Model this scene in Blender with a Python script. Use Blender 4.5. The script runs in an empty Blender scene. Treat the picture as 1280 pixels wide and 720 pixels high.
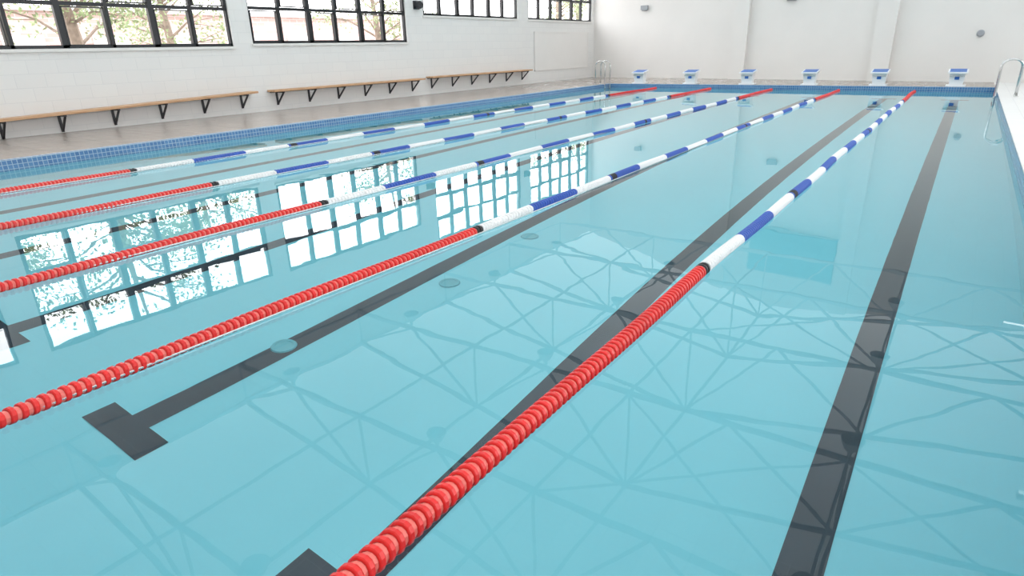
import bpy, math, random
import numpy as np
from mathutils import Vector, Matrix
random.seed(4)
sc=bpy.context.scene
try: sc.view_settings.view_transform='Standard'
except Exception as e: print(e)

# ---------------------------------------------------------------- helpers
class MB:
    def __init__(s): s.v=[];s.f=[];s.m=[]
    def quad(s,a,b,c,d,m=0):
        n=len(s.v); s.v+= [tuple(a),tuple(b),tuple(c),tuple(d)]; s.f.append((n,n+1,n+2,n+3)); s.m.append(m)
    def box(s,x0,x1,y0,y1,z0,z1,m=0):
        n=len(s.v)
        s.v+=[(x0,y0,z0),(x1,y0,z0),(x1,y1,z0),(x0,y1,z0),(x0,y0,z1),(x1,y0,z1),(x1,y1,z1),(x0,y1,z1)]
        for q in [(0,3,2,1),(4,5,6,7),(0,1,5,4),(1,2,6,5),(2,3,7,6),(3,0,4,7)]:
            s.f.append(tuple(n+i for i in q)); s.m.append(m)
    def hexa(s,pts,m=0):
        n=len(s.v); s.v+=[tuple(p) for p in pts]
        for q in [(0,3,2,1),(4,5,6,7),(0,1,5,4),(1,2,6,5),(2,3,7,6),(3,0,4,7)]:
            s.f.append(tuple(n+i for i in q)); s.m.append(m)
    def tube(s,pts,r,seg=8,m=0,cap=True):
        pts=[Vector(p) for p in pts]; rings=[]
        rr=r if isinstance(r,(list,tuple)) else [r]*len(pts)
        up=None
        for i,p in enumerate(pts):
            t=(pts[min(i+1,len(pts)-1)]-pts[max(i-1,0)]).normalized()
            if up is None:
                up=Vector((0,0,1)) if abs(t.z)<.9 else Vector((1,0,0))
            a=t.cross(up).normalized(); b=a.cross(t).normalized(); up=b
            n=len(s.v)
            for k in range(seg):
                w=2*math.pi*(k+.5)/seg
                s.v.append(tuple(p+(a*math.cos(w)+b*math.sin(w))*rr[i]))
            rings.append(n)
        for i in range(len(rings)-1):
            for k in range(seg):
                k2=(k+1)%seg
                s.f.append((rings[i]+k,rings[i]+k2,rings[i+1]+k2,rings[i+1]+k)); s.m.append(m)
        if cap:
            s.f.append(tuple(rings[0]+k for k in range(seg))[::-1]); s.m.append(m)
            s.f.append(tuple(rings[-1]+k for k in range(seg))); s.m.append(m)
    def obj(s,name,mats,smooth=False,parent=None,loc=None):
        me=bpy.data.meshes.new(name); me.from_pydata(s.v,[],s.f)
        for mt in mats: me.materials.append(mt)
        me.polygons.foreach_set('material_index',s.m)
        if smooth: me.polygons.foreach_set('use_smooth',[True]*len(s.f))
        me.update()
        o=bpy.data.objects.new(name,me); sc.collection.objects.link(o)
        if parent: o.parent=parent
        if loc: o.location=loc
        return o
def empty(name,loc=(0,0,0)):
    e=bpy.data.objects.new(name,None); sc.collection.objects.link(e); e.location=loc; return e

def mat(name,col,rough=.5,metal=0,spec=.5,emis=None,es=0,noise=None,bump=None):
    m=bpy.data.materials.new(name); m.use_nodes=True
    nt=m.node_tree; b=nt.nodes['Principled BSDF']
    b.inputs['Base Color'].default_value=(*col,1); b.inputs['Roughness'].default_value=rough
    b.inputs['Metallic'].default_value=metal; b.inputs['Specular IOR Level'].default_value=spec
    if emis: b.inputs['Emission Color'].default_value=(*emis,1); b.inputs['Emission Strength'].default_value=es
    if noise:   # (scale, amount)
        g=nt.nodes.new('ShaderNodeNewGeometry'); n=nt.nodes.new('ShaderNodeTexNoise'); n.inputs['Scale'].default_value=noise[0]; n.inputs['Detail'].default_value=5
        nt.links.new(g.outputs['Position'],n.inputs['Vector'])
        r=nt.nodes.new('ShaderNodeValToRGB'); r.color_ramp.elements[0].position=.3; r.color_ramp.elements[1].position=.7
        a=noise[1]
        r.color_ramp.elements[0].color=(*[c*(1-a) for c in col],1); r.color_ramp.elements[1].color=(*[min(1,c*(1+a)) for c in col],1)
        nt.links.new(n.outputs['Fac'],r.inputs['Fac']); nt.links.new(r.outputs['Color'],b.inputs['Base Color'])
    return m
def tilemat(name,c1,c2,mortar,bw,bh,axes,rough=.35,msize=.01,offset=0.0,bump=0.0,spec=.5,bias=0.0):
    """brick texture mapped on two world axes"""
    m=bpy.data.materials.new(name); m.use_nodes=True; nt=m.node_tree; b=nt.nodes['Principled BSDF']
    g=nt.nodes.new('ShaderNodeNewGeometry'); sp=nt.nodes.new('ShaderNodeSeparateXYZ'); cb=nt.nodes.new('ShaderNodeCombineXYZ')
    nt.links.new(g.outputs['Position'],sp.inputs[0])
    nt.links.new(sp.outputs[axes[0]],cb.inputs[0]); nt.links.new(sp.outputs[axes[1]],cb.inputs[1])
    t=nt.nodes.new('ShaderNodeTexBrick'); t.offset=offset
    t.inputs['Color1'].default_value=(*c1,1); t.inputs['Color2'].default_value=(*c2,1); t.inputs['Mortar'].default_value=(*mortar,1)
    t.inputs['Scale'].default_value=1; t.inputs['Brick Width'].default_value=bw; t.inputs['Row Height'].default_value=bh
    t.inputs['Mortar Size'].default_value=msize; t.inputs['Mortar Smooth'].default_value=.3; t.inputs['Bias'].default_value=bias
    nt.links.new(cb.outputs[0],t.inputs['Vector']); nt.links.new(t.outputs['Color'],b.inputs['Base Color'])
    b.inputs['Roughness'].default_value=rough; b.inputs['Specular IOR Level'].default_value=spec
    if bump:
        bp=nt.nodes.new('ShaderNodeBump'); bp.inputs['Strength'].default_value=bump; bp.inputs['Distance'].default_value=.01; bp.invert=True
        nt.links.new(t.outputs['Fac'],bp.inputs['Height']); nt.links.new(bp.outputs['Normal'],b.inputs['Normal'])
    return m

# ---------------------------------------------------------------- materials
M_wallL=tilemat('painted_block_yz',(.82,.81,.79),(.80,.79,.775),(.76,.755,.745),.62,.31,(1,2),rough=.55,msize=.010,offset=.5,bump=.2)
M_wallF=mat('painted_plaster',(.82,.80,.775),.6,noise=(.6,.02))
M_black=mat('window_frame_black',(.010,.011,.014),.35)
M_deck=tilemat('deck_tile',(.38,.335,.30),(.34,.30,.27),(.25,.225,.205),.31,.31,(0,1),rough=.22,msize=.006)
M_deckR=tilemat('pale_deck_tile',(.82,.82,.81),(.78,.78,.77),(.64,.64,.64),.31,.31,(0,1),rough=.3,msize=.006)
M_mosTop=tilemat('blue_mosaic_top',(.22,.33,.50),(.16,.26,.43),(.48,.56,.64),.10,.10,(0,1),rough=.25,msize=.010)
M_mosYZ=tilemat('blue_mosaic_side',(.08,.18,.38),(.12,.25,.46),(.42,.53,.64),.08,.08,(1,2),rough=.2,msize=.007)
M_mosXZ=tilemat('blue_mosaic_end',(.05,.16,.36),(.08,.22,.43),(.30,.43,.55),.08,.08,(0,2),rough=.2,msize=.006)
M_poolfloor=tilemat('pool_floor_tile',(.25,.72,.83),(.245,.712,.822),(.23,.70,.81),.25,.25,(0,1),rough=.5,msize=.003)
M_poolYZ=tilemat('pool_wall_tile_side',(.33,.75,.83),(.31,.73,.81),(.2,.6,.7),.25,.25,(1,2),rough=.5,msize=.004)
M_poolXZ=tilemat('pool_wall_tile_end',(.33,.75,.83),(.31,.73,.81),(.2,.6,.7),.25,.25,(0,2),rough=.5,msize=.004)
M_line=tilemat('lane_line_tile',(.010,.026,.044),(.014,.032,.052),(.022,.044,.064),.125,.125,(0,1),rough=.5,msize=.003)
M_steel=mat('stainless_steel',(.62,.62,.62),.18,1)
M_bracket=mat('bracket_black',(.02,.02,.025),.4)
M_white=mat('block_white',(.85,.86,.87),.4)
M_blue=mat('block_blue',(.03,.15,.50),.4)
M_grey=mat('truss_paint',(.55,.62,.64),.5)
M_roof=mat('glowing_roof_fill',(.75,.78,.78),.7,emis=(.98,.99,1),es=1.03)  # emission added to the whole unseen roof as soft fill for the hall
M_led=mat('strip_light_diffuser',(.9,.9,.9),.4,emis=(1,1,1),es=3)
def wood():
    m=mat('bench_wood',(.45,.25,.12),.45); nt=m.node_tree; b=nt.nodes['Principled BSDF']
    g=nt.nodes.new('ShaderNodeNewGeometry'); mp=nt.nodes.new('ShaderNodeMapping'); mp.inputs['Scale'].default_value=(22,1.2,22)
    n=nt.nodes.new('ShaderNodeTexNoise'); n.inputs['Scale'].default_value=2; n.inputs['Detail'].default_value=6
    r=nt.nodes.new('ShaderNodeValToRGB'); r.color_ramp.elements[0].position=.3; r.color_ramp.elements[1].position=.7
    r.color_ramp.elements[0].color=(.46,.25,.12,1); r.color_ramp.elements[1].color=(.70,.45,.27,1)
    nt.links.new(g.outputs['Position'],mp.inputs[0]); nt.links.new(mp.outputs[0],n.inputs['Vector'])
    nt.links.new(n.outputs['Fac'],r.inputs[0]); nt.links.new(r.outputs[0],b.inputs['Base Color']); return m
M_wood=wood()
def water():
    m=bpy.data.materials.new('pool_water'); m.use_nodes=True; nt=m.node_tree; nt.nodes.remove(nt.nodes['Principled BSDF'])
    out=nt.nodes['Material Output']; gl=nt.nodes.new('ShaderNodeBsdfGlass'); gl.inputs['IOR'].default_value=1.333
    gl.inputs['Roughness'].default_value=0; gl.inputs['Color'].default_value=(.97,1,1,1)
    g=nt.nodes.new('ShaderNodeNewGeometry'); n=nt.nodes.new('ShaderNodeTexNoise'); n.inputs['Scale'].default_value=1.1; n.inputs['Detail'].default_value=2.6
    mp=nt.nodes.new('ShaderNodeMapping'); mp.inputs['Scale'].default_value=(1,.8,1)
    bp=nt.nodes.new('ShaderNodeBump'); bp.inputs['Strength'].default_value=1; bp.inputs['Distance'].default_value=.0021
    nt.links.new(g.outputs['Position'],mp.inputs[0]); nt.links.new(mp.outputs[0],n.inputs['Vector']); nt.links.new(n.outputs['Fac'],bp.inputs['Height'])
    nt.links.new(bp.outputs[0],gl.inputs['Normal']); nt.links.new(gl.outputs[0],out.inputs['Surface']); return m
M_water=water()

# ---------------------------------------------------------------- dimensions
PL,PR,PN,PF=0.,14.88,-.35,28.28       # pool inner faces
DZ=.17; DEP=1.6
WL=-4.05; WR=19.2; YN=-4.0
def yfar(x): return 34.3-(x-WL)*.155
HW=9.2

# pool shell
b=MB(); E=.006
b.quad((PL,PN,-DEP),(PR,PN,-DEP),(PR,PF,-DEP),(PL,PF,-DEP),0)
for z0,z1,my,mx in ((-DEP,-.22,1,2),(-.22,DZ,3,4)):
    b.quad((PL+E,PN,z0),(PL+E,PF,z0),(PL+E,PF,z1),(PL+E,PN,z1),my)
    b.quad((PR-E,PF,z0),(PR-E,PN,z0),(PR-E,PN,z1),(PR-E,PF,z1),my)
    b.quad((PL,PF-E,z0),(PR,PF-E,z0),(PR,PF-E,z1),(PL,PF-E,z1),mx)
    b.quad((PR,PN+E,z0),(PL,PN+E,z0),(PL,PN+E,z1),(PR,PN+E,z1),mx)
pool=b.obj('swimming_pool',[M_poolfloor,M_poolYZ,M_poolXZ,M_mosYZ,M_mosXZ])
# lane lines with T ends
b=MB()
TY=1.56
LX=[13.80,11.72,9.40,7.08,4.72,2.36]
for x in LX:
    z=-DEP+.004; hw=.12
    b.quad((x-hw,TY,z),(x+hw,TY,z),(x+hw,PF-2,z),(x-hw,PF-2,z))
    for y in (TY,PF-2): b.quad((x-.39,y-.12,z+.001),(x+.39,y-.12,z+.001),(x+.39,y+.12,z+.001),(x-.39,y+.12,z+.001))
b.obj('lane_markings',[M_line],parent=pool)
# water
b=MB(); b.quad((PL,PN,0),(PR,PN,0),(PR,PF,0),(PL,PF,0)); b.obj('pool_water',[M_water])

# decks
b=MB(); s=.16
YB=36
def slab(x0,x1,y0,y1,m): b.box(x0,x1,y0,y1,-.1,DZ,m)
slab(WL-.1,PL-s,YN,YB,0)
slab(PL-s,PL,PN-s,PF+s,1)
slab(PL,PR,PF,PF+s,1)
slab(PL-s,PR+.0,PF+s,YB,0)
slab(PR,PR+s,PN-s,PF+s,2); slab(PR+s,WR+.1,YN,YB,2); slab(PR,PR+s,PF+s,YB,2)
slab(PL-s,PR+s,YN,PN-s,0); slab(PL,PR,PN-s,PN,2)
b.obj('floor',[M_deck,M_mosTop,M_deckR])

# ---------------------------------------------------------------- walls
def wall_with_openings(name,x,thick,y0,y1,z0,z1,ops,mats):
    b=MB(); x0,x1=min(x,x+thick),max(x,x+thick)
    ops=sorted(ops); cur=y0
    for (a,c,zb,zt) in ops:
        b.box(x0,x1,cur,a,z0,z1); b.box(x0,x1,a,c,z0,zb); b.box(x0,x1,a,c,zt,z1); cur=c
    b.box(x0,x1,cur,y1,z0,z1)
    return b.obj(name,mats)
opsL=[(-2.6,4.25,2.2,5.15),(4.95,11.6,2.10,5.15),(12.25,19.0,2.17,5.2),(20.0,26.6,3.15,6.1),(27.5,34.0,3.15,6.1)]
wall_with_openings('wall_left',WL,-.3,YN,36,-.1,HW,opsL,[M_wallL])
opsR=[(a,c,2.6,5.8) for a,c in ((-2.6,4.2),(4.9,11.7),(12.4,19.1),(19.9,26.5))]
wall_with_openings('wall_right',WR,.3,YN,36,-.1,HW,opsR,[M_wallL])
# far wall, slightly skewed
b=MB()
def fw(x,off=0): return (x,yfar(x)+off)
def fwbox(x0,x1,z0,z1,o0,o1,m=0):
    p=[(*fw(x0,o0),z0),(*fw(x1,o0),z0),(*fw(x1,o1),z0),(*fw(x0,o1),z0),(*fw(x0,o0),z1),(*fw(x1,o0),z1),(*fw(x1,o1),z1),(*fw(x0,o1),z1)]
    b.hexa(p,m)
fwbox(WL-.3,WR+.3,-.1,HW+3,0,.3)
for xa in (4.25,10.45): fwbox(xa,xa+.75,DZ,HW+2.5,-.28,.0)
b.obj('wall_back',[M_wallF])
b=MB(); b.box(WL-.3,WR+.3,YN-.3,YN,-.1,HW+3); b.obj('wall_front',[M_wallF])

def window(name,x,ops,ncol=6,nrow=3,inward=1):
    a,c,zb,zt=ops; b=MB(); t=.06; xi,xo=x-inward*.16,x-inward*.05
    X0,X1=min(xi,xo),max(xi,xo)
    b.box(X0,X1,a,c,zb,zb+t*1.3); b.box(X0,X1,a,c,zt-t,zt); b.box(X0,X1,a,a+t,zb,zt); b.box(X0,X1,c-t,c,zb,zt)
    w=(c-a)/ncol; h=(zt-zb)/nrow
    for i in range(1,ncol):
        tt=.07 if i%2==0 else .04
        b.box(X0,X1,a+w*i-tt,a+w*i+tt,zb,zt)
    for j in range(1,nrow):
        b.box(X0+.01,X1-.01,a,c,zb+h*j-.045,zb+h*j+.045)
    for i in range(ncol):
        for j in range(nrow):
            y0=a+w*i+.07;y1=a+w*(i+1)-.07;z0=zb+h*j+.06;z1=z0+h-.12
            if (i+j)%2==0:
                for q in ((y0,y1,z0,z0+.03),(y0,y1,z1-.03,z1),(y0,y0+.03,z0,z1),(y1-.03,y1,z0,z1)):
                    b.box(X0-.01,X1+.01,*q)
    return b.obj(name,[M_black])
n=1
for o in opsL: window('window_%d'%n,WL,o); n+=1
for o in opsR: window('window_%d'%n,WR,o,inward=-1); n+=1
b=MB()
for a,c,zb,zt in opsL: b.box(WL-.05,WL+.05,a-.05,c+.05,zb-.07,zb)
b.obj('trim_1',[M_wallF])

# panel on left wall
b=MB()
a,c,z0,z1=28.0,33.6,.75,2.6
for q in ((a,c,z0,z0+.04),(a,c,z1-.04,z1),(a,a+.05,z0,z1),(c-.05,c,z0,z1)): b.box(WL,WL+.03,*q)
b.box(WL,WL+.012,a,c,z0,z1)
b.obj('wall_access_panel',[M_wallF])

# ---------------------------------------------------------------- roof & trusses
RX=7.5
def roofz(x): return HW+2.0-abs(x-RX)*.17
b=MB()
xs=[WL-.3,RX,WR+.3]
for i in range(2):
    x0,x1=xs[i],xs[i+1]
    b.quad((x0,YN-.3,roofz(x0)),(x0,36,roofz(x0)),(x1,36,roofz(x1)),(x1,YN-.3,roofz(x1)))
b.obj('ceiling',[M_roof])
b=MB()
def beam(p,q,r): b.tube([p,q],r,4)
ty=-.6
ys=[]
while ty<31:
    ys.append(ty); ty+=5.2
nb=8; wbay=(WR-WL)/nb
for y in ys:
    top=[(WL+wbay*i,y,roofz(WL+wbay*i)-.15) for i in range(nb+1)]
    bot=[(WL+wbay*i,y,7.7) for i in range(nb+1)]
    for i in range(nb):
        beam(top[i],top[i+1],.08); beam(bot[i],bot[i+1],.08)
        beam(bot[i] if i%2 else top[i], top[i+1] if i%2 else bot[i+1],.05)
        if i%2==0: beam(top[i],bot[i],.04)
for k in range(len(ys)-1):
    for i in range(0,nb+1):
        x=WL+wbay*i; zt=roofz(x)-.12
        if i%2==0:
            beam((x,ys[k],zt),(x,ys[k+1],zt),.06)
            beam((x,ys[k],7.7),(x,ys[k+1],7.7),.045)
for k in (0,2,4):   # wind bracing
    for i in range(4,nb,2):
        beam((WL+wbay*i,ys[k],7.75),(WL+wbay*(i+2),ys[k+1],7.75),.035); beam((WL+wbay*(i+2),ys[k],7.75),(WL+wbay*i,ys[k+1],7.75),.035)
b.obj('roof_truss',[M_grey])

# strip lights hung below the trusses
def strip(x,y):
    e=empty('strip_light',(x,y,7.3)); b=MB()
    b.box(-.75,.75,-.09,.09,0,.10,0); b.box(-.72,.72,-.04,.04,-.03,0,1)
    b.tube([(-.5,0,.1),(-.5,0,.42)],.01,4); b.tube([(.5,0,.1),(.5,0,.42)],.01,4)
    b.obj('housing',[M_white,M_led],parent=e)
for y in (ys[3],ys[5]): strip(17.3,y)

# scoreboard on far wall
b=MB(); fwbox(6.3,10.4,7.0,9.15,-.16,-.30,0); fwbox(6.2,10.44,6.9,9.25,-.01,-.16,1)
b.obj('scoreboard',[mat('scoreboard_face',(.13,.42,.50),.4),M_grey])

# ---------------------------------------------------------------- benches
def bench(y0,y1,nbk,dz=0,tilt=0):
    e=empty('wall_bench',(WL,y0,dz)); L=y1-y0; e.rotation_euler=(tilt,0,0)
    b=MB()
    for k in range(3): b.box(.04+k*.135,.04+k*.135+.125,0,L,.80,.86)
    o=b.obj('seat',[M_wood],parent=e)
    md=o.modifiers.new('bv','BEVEL'); md.width=.008; md.segments=2
    b=MB()
    for i in range(nbk):
        y=.35+(L-.7)*i/(nbk-1)
        b.box(.0,.03,y-.03,y+.03,.38,.80); b.box(0,.42,y-.025,y+.025,.76,.80)
        p=[(.0,y-.018,.42),(.04,y-.018,.40),(.04,y+.018,.40),(0,y+.018,.42),(.36,y-.018,.77),(.40,y-.018,.75),(.40,y+.018,.75),(.36,y+.018,.77)]
        b.hexa(p)
    b.box(.02,.05,0.1,L-.1,.765,.80)
    b.obj('brackets',[M_bracket],parent=e)
bench(-2.5,4.6,6,-.25) 
bench(5.0,11.9,6,-.24,.029); bench(12.45,19.4,6,-.05,.003); bench(19.85,27.2,6,.01)

# ---------------------------------------------------------------- starting blocks
def block(x):
    e=empty('starting_block',(x,PF+.25,DZ))
    b=MB()
    z=.50
    b.hexa([(-.30,-.18,z-.05),(.30,-.18,z-.05),(.30,.42,z+.04),(-.30,.42,z+.04),(-.30,-.18,z),(.30,-.18,z),(.30,.42,z+.09),(-.30,.42,z+.09)],1)
    b.hexa([(-.25,-.14,z+.006),(.25,-.14,z+.006),(.25,.38,z+.084),(-.25,.38,z+.084),(-.25,-.14,z+.014),(.25,-.14,z+.014),(.25,.38,z+.094),(-.25,.38,z+.094)],0)
    b.obj('platform',[M_blue,M_white],parent=e)
    b=MB()
    b.hexa([(-.20,.0,0),(.20,.0,0),(.20,.36,0),(-.20,.36,0),(-.24,-.05,z-.05),(.24,-.05,z-.05),(.24,.36,z-.0),(-.24,.36,z-.0)],0)
    b.box(-.30,.30,-.08,.42,0,.05,0)
    b.box(-.07,.07,-.058,-.03,.24,.34,1)
    b.obj('pedestal',[M_white,M_blue],parent=e)
    b=MB(); b.tube([(-.22,-.08,.36),(-.22,-.14,.36),(.22,-.14,.36),(.22,-.08,.36)],.014,6); b.obj('backstroke_grip',[M_steel],parent=e)
for i in range(6): block(1.40+2.46*i)

# ---------------------------------------------------------------- ladders
def ladder(x,y,sgn):
    e=empty('pool_ladder',(x,y,0)); b=MB()
    for dy in (-.27,.27):
        pts=[(sgn*.40,dy,DZ),(sgn*.40,dy,.9)]
        for k in range(9):
            a=math.pi*k/8; pts.append((sgn*(.15+.25*math.cos(a)),dy,1.0+.2*math.sin(a)))
        pts+=[(sgn*-.10,dy,.7),(sgn*-.10,dy,.2),(sgn*-.10,dy,-1.1)]
        b.tube(pts,.028,10)
        b.tube([(sgn*.40,dy,DZ),(sgn*.40,dy,DZ+.02)],.06,12)
    for z in (-.25,-.55,-.85): b.box(sgn*-.10-.04,sgn*-.10+.04,-.27,.27,z-.012,z+.012)
    b.obj('rails',[M_steel],smooth=True,parent=e)
ladder(PL,27.9,-1); ladder(PR,24.2,1)

# ---------------------------------------------------------------- lane ropes
M_red=mat('float_red',(.72,.018,.016),.3,noise=(3,.1)); M_dred=mat('float_red_light',(.80,.17,.14),.32)
M_fw=mat('float_white',(.85,.85,.85),.35); M_fb=mat('float_blue',(.03,.10,.45),.35); M_fk=mat('float_black',(.015,.015,.018),.4)
def rope(x,sx=0):
    e=empty('lane_rope',(x,0,0)); 
    pitch=.054; seg=14; R=.060
    V=[];F=[];MI=[]
    y=PN+.55; yend=PF-.35; i=0
    prof=[(0,R*.80),(.003,R*.93),(.008,R),(.025,R),(.030,R*.93),(.033,R*.82),(.053,R*.78)]
    ang=[2*math.pi*k/seg for k in range(seg)]
    while y<yend:
        if y<4.97: m=0
        elif y<5.07: m=4
        elif y>PF-5: m=0
        else:
            q=int((y-5.07)/1.05); m=2 if q%2==0 else 3
            if 8.3<y<8.42 or 15.2<y<15.32 or 23.1<y<23.28: m=4
        n0=len(V)
        bow=.010*math.sin(y*.9+x)+.006*math.sin(y*2.1+x*3)+sx*math.exp(-y/3)
        zz=.004*math.sin(y*1.7+x)
        for (dy,r) in prof:
            for k,a in enumerate(ang):
                V.append((bow+r*math.cos(a),y+dy+.014*math.sin(a)+.010*math.cos(a),zz+.012+r*math.sin(a)))
        for j in range(len(prof)-1):
            for k in range(seg):
                k2=(k+1)%seg
                F.append((n0+j*seg+k,n0+(j+1)*seg+k,n0+(j+1)*seg+k2,n0+j*seg+k2))
                MI.append((1 if (m==0 and j>=4) else m))
        y+=pitch; i+=1
    mb=MB(); mb.v=V; mb.f=F; mb.m=MI
    mb.obj('floats',[M_red,M_dred,M_fw,M_fb,M_fk],smooth=False,parent=e)
    b=MB(); b.tube([(sx,PN,.05),(sx,PN+.55,.012),(0,yend,.012),(0,PF,.05)],.008,6); b.obj('cable',[M_steel],parent=e)
for x,sx in ((2.5,.10),(5,.10),(7.5,.10),(10,.14),(12.5,.04)): rope(x,sx)

M_drain=mat('drain_grey',(.14,.50,.58),.5)
def drain(x,y):
    b=MB(); seg=20
    for z,r in ((0,.12),(.02,.11),(.02,.085),(.012,.08)):
        for k in range(seg): b.v.append((r*math.cos(2*math.pi*k/seg),r*math.sin(2*math.pi*k/seg),z))
    for j in range(3):
        for k in range(seg):
            k2=(k+1)%seg; b.f.append((j*seg+k,j*seg+k2,(j+1)*seg+k2,(j+1)*seg+k)); b.m.append(0)
    b.f.append(tuple(3*seg+k for k in range(seg))); b.m.append(0)
    b.obj('floor_drain',[M_drain],loc=(x,y,-DEP+.006))
for x,y in ((9.36,3.0),(9.75,4.9),(9.7,6.6)): drain(x,y)

# hanging lamps
def lamp(x,y):
    e=empty('pendant_lamp',(x,y,7.6)); b=MB()
    prof=[(.04,.0),(.06,-.12),(.16,-.22),(.26,-.42),(.27,-.45)]
    seg=16
    for r,z in prof:
        for k in range(seg): b.v.append((r*math.cos(2*math.pi*k/seg),r*math.sin(2*math.pi*k/seg),z))
    for j in range(len(prof)-1):
        for k in range(seg):
            k2=(k+1)%seg; b.f.append((j*seg+k,(j+1)*seg+k,(j+1)*seg+k2,j*seg+k2)); b.m.append(0)
    b.tube([(0,0,0),(0,0,.12)],.02,6)
    b.obj('shade',[M_grey],parent=e)
for x in (WL+wbay*1,WL+wbay*3,WL+wbay*6):
    for y in ys[1:6:1]: lamp(x,y)

# wall fixtures
b=MB(); b.tube([(WL,19.6,3.5),(WL+.25,19.6,3.5)],.14,12); b.box(WL,WL+.06,19.45,19.75,3.35,3.65); b.obj('wall_lamp',[M_bracket])
b=MB(); b.tube([(WL,27.05,4.3),(WL+.25,27.05,4.3)],.12,12); b.box(WL,WL+.06,26.9,27.2,4.15,4.45); b.obj('wall_lamp',[M_bracket])
M_fix=mat('fixture_grey',(.35,.37,.4),.4)
b=MB(); fwbox(-.95,-.55,3.6,3.8,-.18,-.01); fwbox(-.9,-.6,3.55,3.6,-.15,-.04); b.obj('emergency_light',[M_fix])
b=MB(); fwbox(6.6,7.1,3.6,3.8,-.18,-.01); fwbox(6.65,7.05,3.55,3.6,-.15,-.04); b.obj('emergency_light',[M_fix])
b=MB(); 
p0=Vector((*fw(14.1,0),1.95)); b.tube([p0,p0+Vector((0,-.06,0)),p0+Vector((0,-.1,0))],[.13,.13,.09],14); b.obj('wall_speaker',[M_fix])

# ---------------------------------------------------------------- outdoors
M_ground=mat('outdoor_paving',(.6,.56,.52),.8,noise=(.8,.15))
b=MB(); b.box(-60,WL-.3,-40,80,-.3,.3); b.box(WR+.3,60,-40,80,-.3,.3); b.obj('outdoor_ground',[M_ground])
M_brick=tilemat('pink_brick',(.40,.27,.25),(.48,.34,.32),(.50,.45,.44),.5,.2,(1,2),rough=.8,msize=.02,offset=.5)
b=MB()
b.box(-22,-20,-30,60,.3,3.9,0)
for k in range(22):
    y=-25+k*3.6; b.box(-20.1,-19.9,y,y+1.6,1.2,2.9,1)
    b.box(-20.12,-20.09,y+.1,y+.75,1.3,2.8,2); b.box(-20.12,-20.09,y+.85,y+1.5,1.3,2.8,2)
b.box(-22,-19.7,-30,60,3.9,4.1,1)
for k in range(120):
    y=-20+k*.6; b.box(-19.2,-19.15,y,y+.06,.3,1.6,1)
b.box(-19.22,-19.13,-20,52,1.55,1.65,1)
b.obj('neighbour_building',[M_brick,mat('pale_trim',(.5,.48,.46),.6),mat('glass_dark',(.12,.14,.17),.2)])
M_leaf=mat('leaf_green',(.22,.28,.14),.6,noise=(2,.5)); M_bark=mat('bark',(.18,.14,.11),.8,noise=(5,.3))
def tree(x,y,hh,nl=2600,spread=2.6):
    e=empty('street_tree',(x,y,.3)); rnd=random.Random(int(x*10+y*100)); b=MB()
    b.tube([(0,0,0),(.05,.1,hh*.3),(-.1,.0,hh*.6),(0,.2,hh)],[.22,.18,.12,.04],8)
    tips=[]
    for i in range(16):
        z0=hh*(.22+.6*rnd.random()); a=rnd.random()*6.28; l=spread*(.5+.6*rnd.random())
        p1=Vector((math.cos(a)*l*.5,math.sin(a)*l*.5,z0+l*.3)); p2=Vector((math.cos(a+.3)*l,math.sin(a+.3)*l,z0+l*.55+rnd.uniform(-.6,.3)))
        b.tube([(0,0,z0),p1,p2],[.06,.035,.012],5); tips+= [p1,p2,(p1+p2)/2]
        for s_ in range(2):
            a2=a+rnd.uniform(-1,1); p3=p1+Vector((math.cos(a2)*l*.6,math.sin(a2)*l*.6,rnd.uniform(-.2,.6))); b.tube([p1,p3],[.025,.01],4); tips.append(p3)
    b.obj('trunk',[M_bark],parent=e)
    b=MB()
    for i in range(nl):
        c=rnd.choice(tips)+Vector((rnd.gauss(0,.38),rnd.gauss(0,.38),rnd.gauss(0,.3)))
        s_=rnd.uniform(.05,.10); u=Vector((rnd.gauss(0,1),rnd.gauss(0,1),rnd.gauss(0,1))).normalized(); w=u.orthogonal().normalized()
        b.quad(c-u*s_,c+w*s_*.5,c+u*s_,c-w*s_*.5)
    b.obj('foliage',[M_leaf],parent=e)
for (x,y,hh) in ((-8.5,3.5,6.5),(-9.5,9.5,7),(-14,15,6),(-13,26,7),(-15,6,6.5),(-12,-3,7),(-11,42,7),(-15,52,8)): tree(x,y,hh)
for (x,y,hh) in ((25,5,6.5),(27,16,7),(24,28,6)): tree(x,y,hh,1500)

# ---------------------------------------------------------------- light
w=bpy.data.worlds.new('World'); sc.world=w; w.use_nodes=True
bg=w.node_tree.nodes['Background']; bg.inputs[0].default_value=(.98,.98,1,1); bg.inputs[1].default_value=6.4

# ---------------------------------------------------------------- camera
th,ph,ro,f,cx,h=0.6169837059536762, 0.36623675679654305, -0.026100590260953908, 778.9946491520154, 14.074610546720063, 1.8293835443987796
fwd=Vector((-math.sin(th)*math.cos(ph),math.cos(th)*math.cos(ph),-math.sin(ph)))
r=Vector((math.cos(th),math.sin(th),0)); u=r.cross(fwd)
r2=r*math.cos(ro)+u*math.sin(ro); u2=-r*math.sin(ro)+u*math.cos(ro)
cd=bpy.data.cameras.new('Camera'); co=bpy.data.objects.new('Camera',cd); sc.collection.objects.link(co)
cd.sensor_width=36; cd.lens=36*f/1280; cd.clip_end=300
mw=Matrix((r2,u2,-fwd)).transposed().to_4x4(); mw.translation=Vector((cx,0,h)); co.matrix_world=mw
sc.camera=co
